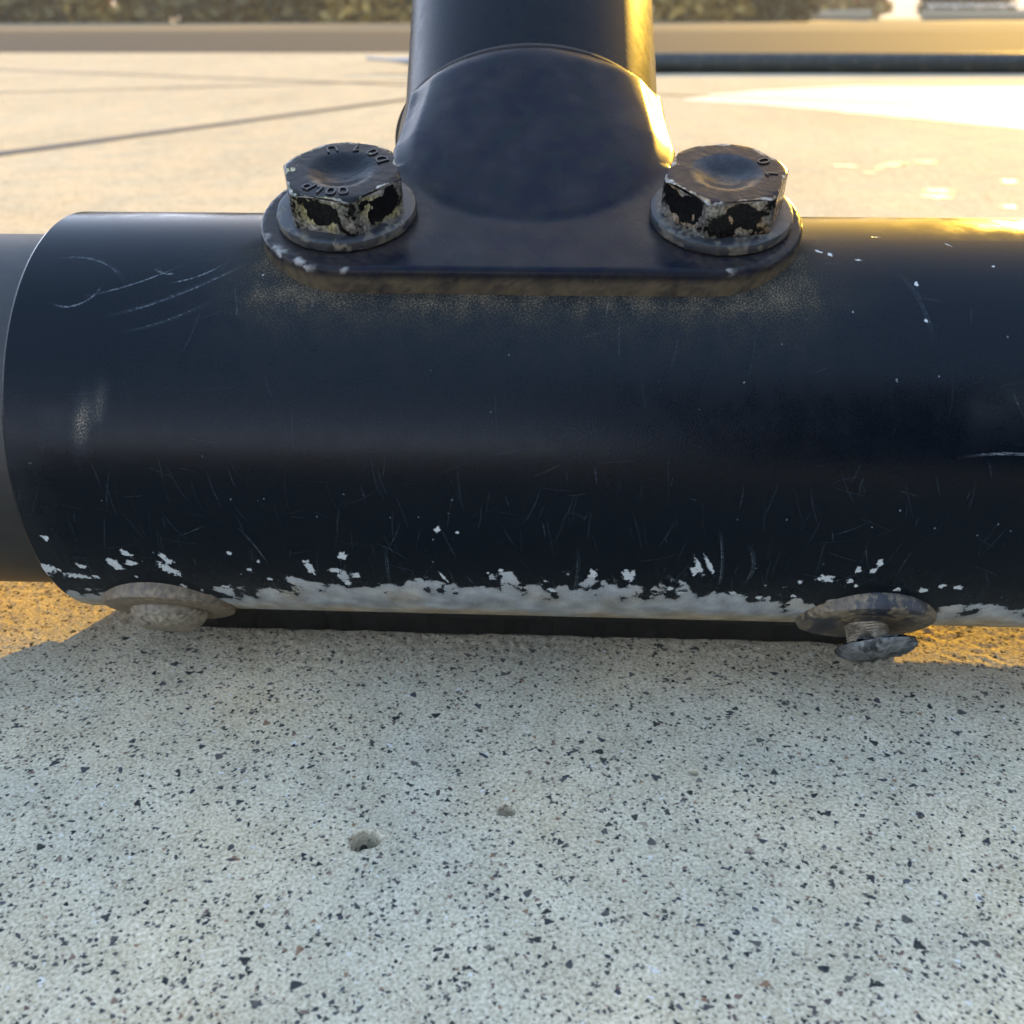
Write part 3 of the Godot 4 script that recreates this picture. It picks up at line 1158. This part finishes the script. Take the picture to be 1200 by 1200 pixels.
func bolt_material(which: int) -> StandardMaterial3D:
	# upper left: the top, seen from above; lower half: the six sides, unrolled
	var w := 1536
	var h := 640
	var turn: float = [0.24, -0.19][which]
	var n1 := grey(90 + which, 0.0085, 4, w, h)
	var n2 := grey(94 + which, 0.05, 3, w, h)
	var n3 := grey(97 + which, 0.006, 2, w, h)
	var col := PackedByteArray()
	col.resize(w * h * 3)
	var orm := PackedByteArray()
	orm.resize(w * h * 3)
	for y in h:
		for x in (w if y >= 510 else 514):
			var i := y * w + x
			var lump := n1[i] - 128.0
			var g := n2[i] - 128.0
			var c := Vector3(15, 14, 14)
			var rough := 60.0
			var metal := 0.0
			var hgt := 180.0
			var bare := 0.0
			if y >= 512:
				# sides: paint left in the middle of each flat, worn off towards the edges
				var facet := fposmod(6.0 * x / w, 1.0)
				var vv := (y - 512.0) / 128.0
				var edge := minf(minf(facet, 1.0 - facet) * 2.3, minf(vv * 3.4 + 0.12, (1.0 - vv) * 2.6))
				bare = 0.45 - edge + lump * 0.0042 + (n3[i] - 128.0) * 0.0012
			else:
				c += Vector3(14, 7, 2) * clampf(lump / 40.0, 0.0, 1.0)
				# top: worn along the outer edge and in blotches
				var q := Vector2(x - 256.0, y - 256.0) / 256.0 * 9.3
				var rr := q.length() / 8.6
				var rim := 10.0
				for k in 6:
					rim = minf(rim, HEX_R * 0.866 - q.dot(Vector2.from_angle(turn + PI / 6.0 + k * PI / 3.0)))
				bare = (0.30 - rim) * 2.0 + lump * 0.009 + (n3[i] - 128.0) * 0.002
				if rim > 0.9:
					bare = -0.8 + lump * 0.008 + (n3[i] - 128.0) * 0.003
				if rr < 0.6:
					bare -= 0.8
				if which == 1:
					c = Vector3(40, 26, 21).lerp(Vector3(40, 42, 46), smoothstep(0.60, 0.54, rr)) + Vector3.ONE * lump * 0.12
				elif rr < 0.6:
					c = Vector3(16, 18, 23)
			if bare > 0.0:
				var yellow := clampf(0.62 + (n3[i] - 128.0) / 120.0 - bare * 1.5, 0.0, 1.0)
				var tint := Vector3(122, 115, 74) if which == 0 else Vector3(116, 92, 62)
				c = Vector3(126, 122, 115).lerp(tint, yellow * 0.8)
				c *= 0.86 + lump * 0.004 + g * 0.003
				if lump + g * 0.8 < -46.0:
					c *= 0.42
				rough = 92.0 + lump * 0.4
				metal = 190.0 * (1.0 - yellow)
				hgt = 120.0
			c += Vector3.ONE * g * 0.06
			col[i * 3] = clampi(int(c.x), 0, 255)
			col[i * 3 + 1] = clampi(int(c.y), 0, 255)
			col[i * 3 + 2] = clampi(int(c.z), 0, 255)
			orm[i * 3] = clampi(int(hgt + g * 0.2 + lump * 0.2), 0, 255)
			orm[i * 3 + 1] = clampi(int(rough), 0, 255)
			orm[i * 3 + 2] = clampi(int(metal), 0, 255)
	var m := StandardMaterial3D.new()
	m.albedo_texture = tex(col, w, h)
	var t := tex(orm, w, h)
	m.roughness_texture = t
	m.roughness_texture_channel = BaseMaterial3D.TEXTURE_CHANNEL_GREEN
	m.roughness = 1.0
	m.metallic_texture = t
	m.metallic_texture_channel = BaseMaterial3D.TEXTURE_CHANNEL_BLUE
	m.metallic = 1.0
	m.metallic_specular = 0.28
	m.heightmap_enabled = true
	m.heightmap_texture = t
	m.heightmap_scale = 0.010
	return m


# The figures forged round the top of a head
func markings(bolt: Node3D, foot: Vector3, which: int) -> void:
	var paint := mat(Color(0.014, 0.013, 0.013), 0.3)
	var font := SystemFont.new()
	font.font_names = PackedStringArray(["Droid Sans"])
	var list: Array = [[["d", 128.0], ["1", 110.0], ["0", 94.0], ["0", 78.0], ["D", -28.0], ["0", -52.0], ["1", -78.0], ["U", -112.0]], [["0", -28.0], ["1", 6.0]]][which]
	for c in list:
		var t := TextMesh.new()
		t.text = c[0]
		t.font = font
		t.font_size = 24
		t.pixel_size = 0.000078
		t.depth = 0.00035
		t.curve_step = 2.0
		var o := put("raised_figure", t, paint, bolt)
		var a := deg_to_rad(c[1] as float)
		var out := Vector3(1, 0, 0) * cos(a) + up_t * sin(a)
		o.position = mm(foot + up_n * (HEX_H + 0.02) + out * 5.95)
		# upright for someone who looks from outside the head's rim: its foot towards the rim
		o.basis = Basis((-out).cross(up_n) * 1.25, -out, up_n)


func worn_metal(seed_: int, share: float, paint: Color, bare: Color) -> StandardMaterial3D:
	var w := 512
	var n1 := grey(seed_, 0.012, 5, w, w, true)
	var n2 := grey(seed_ + 40, 0.06, 3, w, w, true)
	var col := PackedByteArray()
	col.resize(w * w * 3)
	var orm := PackedByteArray()
	orm.resize(w * w * 3)
	for i in w * w:
		var on := smoothstep(255.0 * (1.0 - share) - 10.0, 255.0 * (1.0 - share) + 10.0, n1[i] + (n2[i] - 128.0) * 0.35)
		var c := paint.lerp(bare, on)
		var k := 1.0 + (n2[i] - 128.0) * 0.0035
		col[i * 3] = clampi(int(c.r8 * k), 0, 255)
		col[i * 3 + 1] = clampi(int(c.g8 * k), 0, 255)
		col[i * 3 + 2] = clampi(int(c.b8 * k), 0, 255)
		orm[i * 3] = clampi(int(170.0 - on * 60.0 + (n2[i] - 128.0) * 0.5), 0, 255)
		orm[i * 3 + 1] = clampi(int(115.0 + on * 35.0 + (n2[i] - 128.0) * 0.25), 0, 255)
	var m := StandardMaterial3D.new()
	m.albedo_texture = tex(col, w, w)
	var t := tex(orm, w, w)
	m.roughness_texture = t
	m.roughness_texture_channel = BaseMaterial3D.TEXTURE_CHANNEL_GREEN
	m.roughness = 1.0
	m.heightmap_enabled = true
	m.heightmap_texture = t
	m.heightmap_scale = 0.005
	m.uv1_triplanar = true
	m.uv1_scale = Vector3.ONE * 30.0
	return m


# ---- fasteners under the sleeve

func build_lower_fasteners(skid: Node3D) -> void:
	var n := ring(136.0, 1.0)
	var ring_profile := PackedVector2Array([Vector2(3.0, -1.6), Vector2(9.6, -1.6), Vector2(10.05, -1.1), Vector2(10.15, 0.6), Vector2(9.9, 1.2), Vector2(9.2, 1.5), Vector2(6.5, 1.55), Vector2(3.0, 1.55)])
	var tan_metal := worn_metal(131, 0.86, Color8(34, 36, 40), Color8(104, 91, 72))
	var dark_tan := worn_metal(135, 0.50, Color8(28, 31, 38), Color8(104, 92, 72))
	var steel := worn_metal(139, 0.55, Color8(34, 35, 36), Color8(100, 102, 100))
	steel.metallic = 0.35
	steel.roughness = 0.8
	var left := Node3D.new()
	left.name = "lower_fastener"
	skid.add_child(left, true)
	left.set_meta("label", "left lower fastener, its head ground flat and seated tight")
	var nl := ring(139.5, 1.0)
	var a := Vector3(-60.6, 0, 0) + nl * 31.4
	put("washer", lathe(ring_profile, a, nl, 128, 0.05, 0.3), tan_metal, left)
	put("worn_head", lathe(PackedVector2Array([Vector2(4.0, 1.4), Vector2(5.85, 1.5), Vector2(5.9, 1.9), Vector2(5.5, 2.8), Vector2(4.7, 3.9), Vector2(3.9, 4.4), Vector2(2.0, 4.5), Vector2(0.05, 4.5)]), a, nl, 96, 0.12, 0.3), worn_metal(143, 0.80, Color8(50, 48, 44), Color8(116, 106, 88)), left)
	var right := Node3D.new()
	right.name = "lower_fastener"
	skid.add_child(right, true)
	right.set_meta("label", "right lower fastener backed out, a gap of shank above its battered head")
	var b := Vector3(46.8, 0, 0) + n * 31.5
	put("washer", lathe(ring_profile, b, n, 128, 0.06, 0.3), dark_tan, right)
	var thread := PackedVector2Array([Vector2(3.15, 1.0)])
	for k in 7:
		thread.append(Vector2(3.15, 1.5 + k * 0.42))
		thread.append(Vector2(2.98, 1.72 + k * 0.42))
	thread.append(Vector2(3.1, 4.6))
	var n2 := (n + Vector3(0.10, 0, 0)).normalized()
	put("shank", lathe(thread, b, n2, 64, 0.08, 0.6), worn_metal(147, 0.66, Color8(70, 62, 52), Color8(142, 130, 110)), right)
	put("battered_head", lathe(PackedVector2Array([Vector2(2.5, 4.3), Vector2(5.5, 4.2), Vector2(5.95, 4.5), Vector2(5.8, 5.0), Vector2(5.0, 5.7), Vector2(3.9, 6.15), Vector2(2.0, 6.4), Vector2(0.05, 6.45)]), b + Vector3(0.9, 0, 0), (n + Vector3(0.11, 0, 0)).normalized(), 96, 0.8, 0.45), steel, right)


func build_wear_strip(skid: Node3D) -> void:
	var outer := []
	var x0 := -71.0
	var x1 := 58.0
	var v := PackedVector3Array()
	var count := 0
	var section := []
	for k in 15:
		section.append(ring(158.0 + 50.0 * k / 14.0, R_SLEEVE + 0.05))
	section.append(Vector3(0, -AXIS + 0.9, -14.4))
	section.append(Vector3(0, -AXIS + 0.05, -13.6))
	section.append(Vector3(0, -AXIS + 0.05, 7.2))
	section.append(Vector3(0, -AXIS + 0.7, 8.4))
	section.append(Vector3(0, -AXIS + 5.2, 10.6))
	count = section.size()
	var cuts := 60
	for c in cuts + 1:
		var x := lerpf(x0, x1, float(c) / cuts)
		for p in section:
			var q: Vector3 = p + Vector3(x, 0, 0)
			if p.y < -AXIS + 6.0 and p.z > 5.0:
				q += Vector3(0, 0.0, noise_a.get_noise_2d(x * 0.12, p.y) * 0.5 + noise_b.get_noise_2d(x * 0.5, p.y * 2.0) * 0.35)
			v.append(mm(q))
	var faces := []
	for c in cuts:
		for k in count:
			var d := (k + 1) % count
			faces.append([c * count + k, c * count + d, (c + 1) * count + d, (c + 1) * count + k])
	faces.append(range(count))
	faces.append(range(cuts * count, (cuts + 1) * count))
	var o := put("wear_strip", facets_out(v, faces, mm(Vector3(-5, -34, 0))), worn_metal(151, 0.22, Color8(9, 9, 10), Color8(30, 31, 33)), skid)
	o.set_meta("label", "black wear strip between the two lower fasteners, resting on the concrete")


func facets_out(v: PackedVector3Array, faces: Array, centre: Vector3) -> ArrayMesh:
	var vv := PackedVector3Array()
	var nn := PackedVector3Array()
	var idx := PackedInt32Array()
	for f in faces:
		var b := vv.size()
		var nrm := (v[f[2]] - v[f[0]]).cross(v[f[1]] - v[f[0]]).normalized()
		var mid := (v[f[0]] + v[f[2]]) * 0.5 - centre
		mid.x *= 0.0 if absf(nrm.x) < 0.5 else 1.0
		if nrm.dot(mid) < 0.0:
			nrm = -nrm
		for k in f:
			vv.append(v[k])
			nn.append(nrm)
		for k in range(1, f.size() - 1):
			idx.append_array([b, b + k, b + k + 1])
	return arrays_mesh(vv, nn, PackedVector2Array(), fixed(vv, nn, idx))


# ------------------------------------------------------------------ background

func build_background() -> void:
	far_tube()
	barriers()
	trees()
	added_hangar()


func far_tube() -> void:
	# lies across the apron about two metres off; its left end is beaten flat
	var t := thing("ground_handling_bar", "long dark metal bar with flattened tip lying across the apron behind the strut", "bar", Vector3(0, 0, -1.98))
	var m := worn_metal(161, 0.3, Color8(40, 44, 42), Color8(84, 82, 72))
	m.uv1_scale = Vector3.ONE * 6.0
	m.metallic = 0.25
	put("bar_tube", lathe(PackedVector2Array([Vector2(0.5, -240), Vector2(17.0, -240), Vector2(18.2, -236), Vector2(18.2, 2600), Vector2(17.0, 2604), Vector2(0.5, 2604)]), Vector3(0, 18.3, 0), Vector3(1, 0, 0), 64, 0.0, 1.0, true), m, t)
	var v := PackedVector3Array()
	var faces := []
	var cuts := 14
	var per := 20
	for c in cuts + 1:
		var f := float(c) / cuts
		var hx := lerpf(14.0, 3.2, smoothstep(0.0, 0.75, f))
		var hz := lerpf(15.5, 21.0, smoothstep(0.0, 0.5, f)) * sqrt(maxf(1.0 - pow(maxf(f - 0.55, 0.0) / 0.47, 2.0), 0.02))
		for k in per:
			var a := TAU * k / per
			v.append(Vector3(-236.0 - 147.0 * f, 16.6 + lerpf(0.0, 10.0, f) + hx * sin(a), hz * cos(a)) * 0.001)
	for c in cuts:
		for k in per:
			var d := (k + 1) % per
			faces.append([c * per + k, c * per + d, (c + 1) * per + d, (c + 1) * per + k])
	faces.append(range(cuts * per, (cuts + 1) * per))
	var tip := put("flattened_tip", facets_out(v, faces, Vector3(-0.31, 0.02, 0)), mat(Color(0.30, 0.31, 0.32), 0.4, 0.3), t)
	tip.set_meta("label", "pale flattened tip")


func added_hangar() -> void:
	# unseen building added behind the camera so the sleeve's right half mirrors something dark
	var t := thing("added_hangar", "unseen dark building with ribbed doors, added behind the camera for the sleeve to mirror", "added_hangar", Vector3(8.6, -0.012, 7.6))
	var cladding := mat(Color(0.035, 0.036, 0.038), 0.7)
	put("wall", box_mesh(Vector3(15.0, 6.4, 8.0), Vector3(0, 3.2, 4.0), 0.05), cladding, t)
	put("roof", facets_out(PackedVector3Array([Vector3(-7.8, 6.4, -0.3), Vector3(7.8, 6.4, -0.3), Vector3(7.8, 6.4, 8.3), Vector3(-7.8, 6.4, 8.3), Vector3(-7.8, 7.6, 4.0), Vector3(7.8, 7.6, 4.0)]), [[0, 1, 5, 4], [3, 2, 5, 4], [0, 4, 3], [1, 5, 2], [0, 1, 2, 3]], Vector3(0, 6.8, 4.0)), mat(Color(0.06, 0.06, 0.062), 0.6), t)
	for k in 4:
		var door := put("door", box_mesh(Vector3(3.3, 5.4, 0.08), Vector3(-5.1 + k * 3.4, 2.75, -0.07 - 0.05 * (k % 2)), 0.02), cladding, t)
		for j in 6:
			put("rib", box_mesh(Vector3(0.07, 5.3, 0.05), Vector3(-5.1 + k * 3.4 - 1.4 + j * 0.56, 2.75, -0.135 - 0.05 * (k % 2)), 0.01), cladding, door)


func barriers() -> void:
	var pale := mottled(Color(0.24, 0.21, 0.15), Color(0.32, 0.285, 0.20), 0.03, 0.7, 0.6)
	var dark := mat(Color(0.10, 0.10, 0.10), 0.7)
	var list := [[Vector3(8.4, -0.012, -40.0), 4.3, "long low pale barrier standing at the far edge beyond the bar"], [Vector3(14.6, -0.012, -40.0), 4.6, "long low pale barrier at the far right, with a shiny rail on it"]]
	for k in 2:
		var b: Array = list[k]
		var t := thing("low_barrier", b[2], "barrier", b[0], "low barriers beyond the apron")
		var len_: float = b[1]
		put("barrier_wall", box_mesh(Vector3(len_, 0.26, 0.3), Vector3(0, 0.21, 0), 0.03), pale, t)
		put("barrier_foot", box_mesh(Vector3(len_ - 0.1, 0.08, 0.24), Vector3(0, 0.04, 0), 0.01), dark, t)
		if k == 1:
			var chrome := mat(Color(0.75, 0.72, 0.66), 0.18, 1.0)
			put("rail", lathe(PackedVector2Array([Vector2(1, -2200), Vector2(30, -2200), Vector2(30, 2200), Vector2(1, 2200)]), Vector3(0, 470, 0), Vector3(1, 0, 0), 32, 0.0, 1.0, true), chrome, t)
			for j in 6:
				put("rail_post", lathe(PackedVector2Array([Vector2(22, 335), Vector2(22, 445)]), Vector3(-2000 + j * 800, 0, 0), Vector3(0, 1, 0), 20, 0.0, 1.0, true), chrome, t)


func leaf_cloud(seed_: int, lobes: Array, count: int, leaf: float, tint: Color) -> ArrayMesh:
	var r := RandomNumberGenerator.new()
	r.seed = seed_
	var v := PackedVector3Array()
	var n := PackedVector3Array()
	var col := PackedColorArray()
	var idx := PackedInt32Array()
	var total := 0.0
	for l in lobes:
		total += l[1].x * l[1].z
	for i in count:
		var pick := r.randf() * total
		var lobe: Array = lobes[0]
		for l in lobes:
			pick -= l[1].x * l[1].z
			if pick <= 0.0:
				lobe = l
				break
		var d := Vector3(r.randfn(), r.randfn(), r.randfn()).normalized()
		var p: Vector3 = lobe[0] + d * lobe[1] * pow(r.randf(), 0.28)
		if noise_a.get_noise_3d(p.x * 0.55 + seed_, p.y * 0.55, p.z * 0.55) < -0.16:
			continue
		p.y = maxf(p.y, 0.04)
		var a := Vector3(r.randfn(), r.randfn() * 0.7, r.randfn()).normalized()
		var b := a.cross(Vector3(r.randfn(), r.randfn(), r.randfn())).normalized()
		var s := leaf * r.randf_range(0.6, 1.3)
		var k := v.size()
		var nrm := a.cross(b)
		v.append_array([p - a * s, p + b * s * 0.45, p + a * s, p - b * s * 0.45])
		var tone := r.randf_range(0.75, 1.25)
		var warm := r.randf()
		var c := tint.lerp(tint * Color(1.7, 1.45, 1.2), warm * warm) * tone
		for q in 4:
			n.append(nrm)
			col.append(c)
		idx.append_array([k, k + 1, k + 2, k, k + 2, k + 3])
	return arrays_mesh(v, n, PackedVector2Array(), fixed(v, n, idx), col)


func wood(seed_: int, height: float, stems: int) -> ArrayMesh:
	var r := RandomNumberGenerator.new()
	r.seed = seed_
	var v := PackedVector3Array()
	var n := PackedVector3Array()
	var idx := PackedInt32Array()
	for s in stems:
		var lean := Vector3(r.randfn() * 0.22, 1, r.randfn() * 0.22).normalized() if s else Vector3.UP
		var p := Vector3(r.randfn() * 0.12, -0.05, r.randfn() * 0.12) if s else Vector3(0, -0.05, 0)
		var rad := height * (0.022 if s else 0.032)
		for k in 7:
			for q in 7:
				var a := TAU * q / 7.0
				v.append(p + Vector3(cos(a), 0, sin(a)) * rad)
				n.append(Vector3(cos(a), 0, sin(a)))
				if k and q < 7:
					var b := v.size() - 1
					var nxt := b + 1 if q < 6 else b - 6
					idx.append_array([b, b - 7, nxt, nxt, b - 7, nxt - 7])
			p += lean * height / 7.5
			lean = (lean + Vector3(r.randfn(), 0, r.randfn()) * 0.12).normalized()
			rad *= 0.78
	return arrays_mesh(v, n, PackedVector2Array(), fixed(v, n, idx))


func trees() -> void:
	var leaf_mat := StandardMaterial3D.new()
	leaf_mat.vertex_color_use_as_albedo = true
	leaf_mat.roughness = 0.7
	leaf_mat.backlight_enabled = true
	leaf_mat.backlight = Color(0.6, 0.55, 0.25)
	leaf_mat.cull_mode = BaseMaterial3D.CULL_DISABLED
	var bark := mat(Color(0.075, 0.06, 0.045), 0.9)
	var kinds := []
	for k in 3:
		var lobes := [[Vector3(0, 1.5, 0), Vector3(1.6, 1.5, 1.4)], [Vector3(0, 0.35, 0), Vector3(1.5, 0.5, 1.2)]]
		var r := RandomNumberGenerator.new()
		r.seed = 300 + k
		for j in 9:
			lobes.append([Vector3(r.randf_range(-1.3, 1.3), r.randf_range(0.5, 3.6 + k * 0.6), r.randf_range(-1.1, 1.1)), Vector3(1, 1, 1) * r.randf_range(0.55, 1.0)])
		kinds.append([leaf_cloud(400 + k, lobes, 5200, 0.17, [Color(0.24, 0.185, 0.05), Color(0.06, 0.07, 0.035), Color(0.13, 0.115, 0.05)][k]), wood(500 + k, 3.8 + k * 0.5, 5)])
		kinds[k].append(leaf_cloud(440 + k, lobes, 9000, 0.13, Color(0.045, 0.11, 0.025)))
	# tall ones stand to the right, outside the frame, where the strut mirrors them
	var rr := RandomNumberGenerator.new()
	rr.seed = 61
	var spots := []
	for i in 12:
		spots.append([Vector3(-15.6 + i * 1.23 + rr.randf_range(-0.3, 0.3), -0.012, -27.0 - rr.randf_range(0.0, 2.6)), 0.42 if i == 4 else rr.randf_range(0.85, 1.2), i])
	spots.append([Vector3(3.3, -0.012, -29.0), 1.0, 12])
	spots.append([Vector3(5.1, -0.012, -30.0), 1.1, 13])
	spots.append([Vector3(7.0, -0.012, -52.0), 1.7, 14])
	spots.append([Vector3(13.0, -0.012, -56.0), 1.8, 15])
	spots.append([Vector3(20.0, -0.012, -58.0), 1.7, 16])
	for i in 7:
		spots.append([Vector3(13.2 + i * 2.1, -0.012, -17.2 + i * 2.9), 2.1, 17 + i])
	var words := ["outermost at the left edge", "second from the left edge", "third from the left edge", "left of the gap in the row", "small one below the gap of sky", "just right of the gap of sky", "seventh from the left", "eighth from the left, over the dark strip", "ninth from the left", "left of the bar's flattened tip", "behind the bar's flattened tip", "hidden edge behind the strut", "just right of the strut", "left of the pale barrier", "far off behind the left barrier", "far off between the two barriers", "far off behind the right barrier", "first of the tall row out of view at right", "second of the tall row at right", "third of the tall row at right", "fourth of the tall row at right", "fifth of the tall row at right", "sixth of the tall row at right", "last of the tall row at right"]
	for s in spots:
		var k: int = s[2]
		var kind: Array = kinds[k % 3]
		var t := thing("bushy_tree", "olive bushy tree beyond the apron, " + words[k], "tree", s[0], "bushy trees beyond the apron")
		var z: float = s[1]
		t.basis = Basis(Vector3.UP, k * 2.1) * Basis.from_scale(Vector3(z, z, z))
		put("crown", kind[2 if k > 16 else 0], leaf_mat, t)
		put("trunk", kind[1], bark, t)
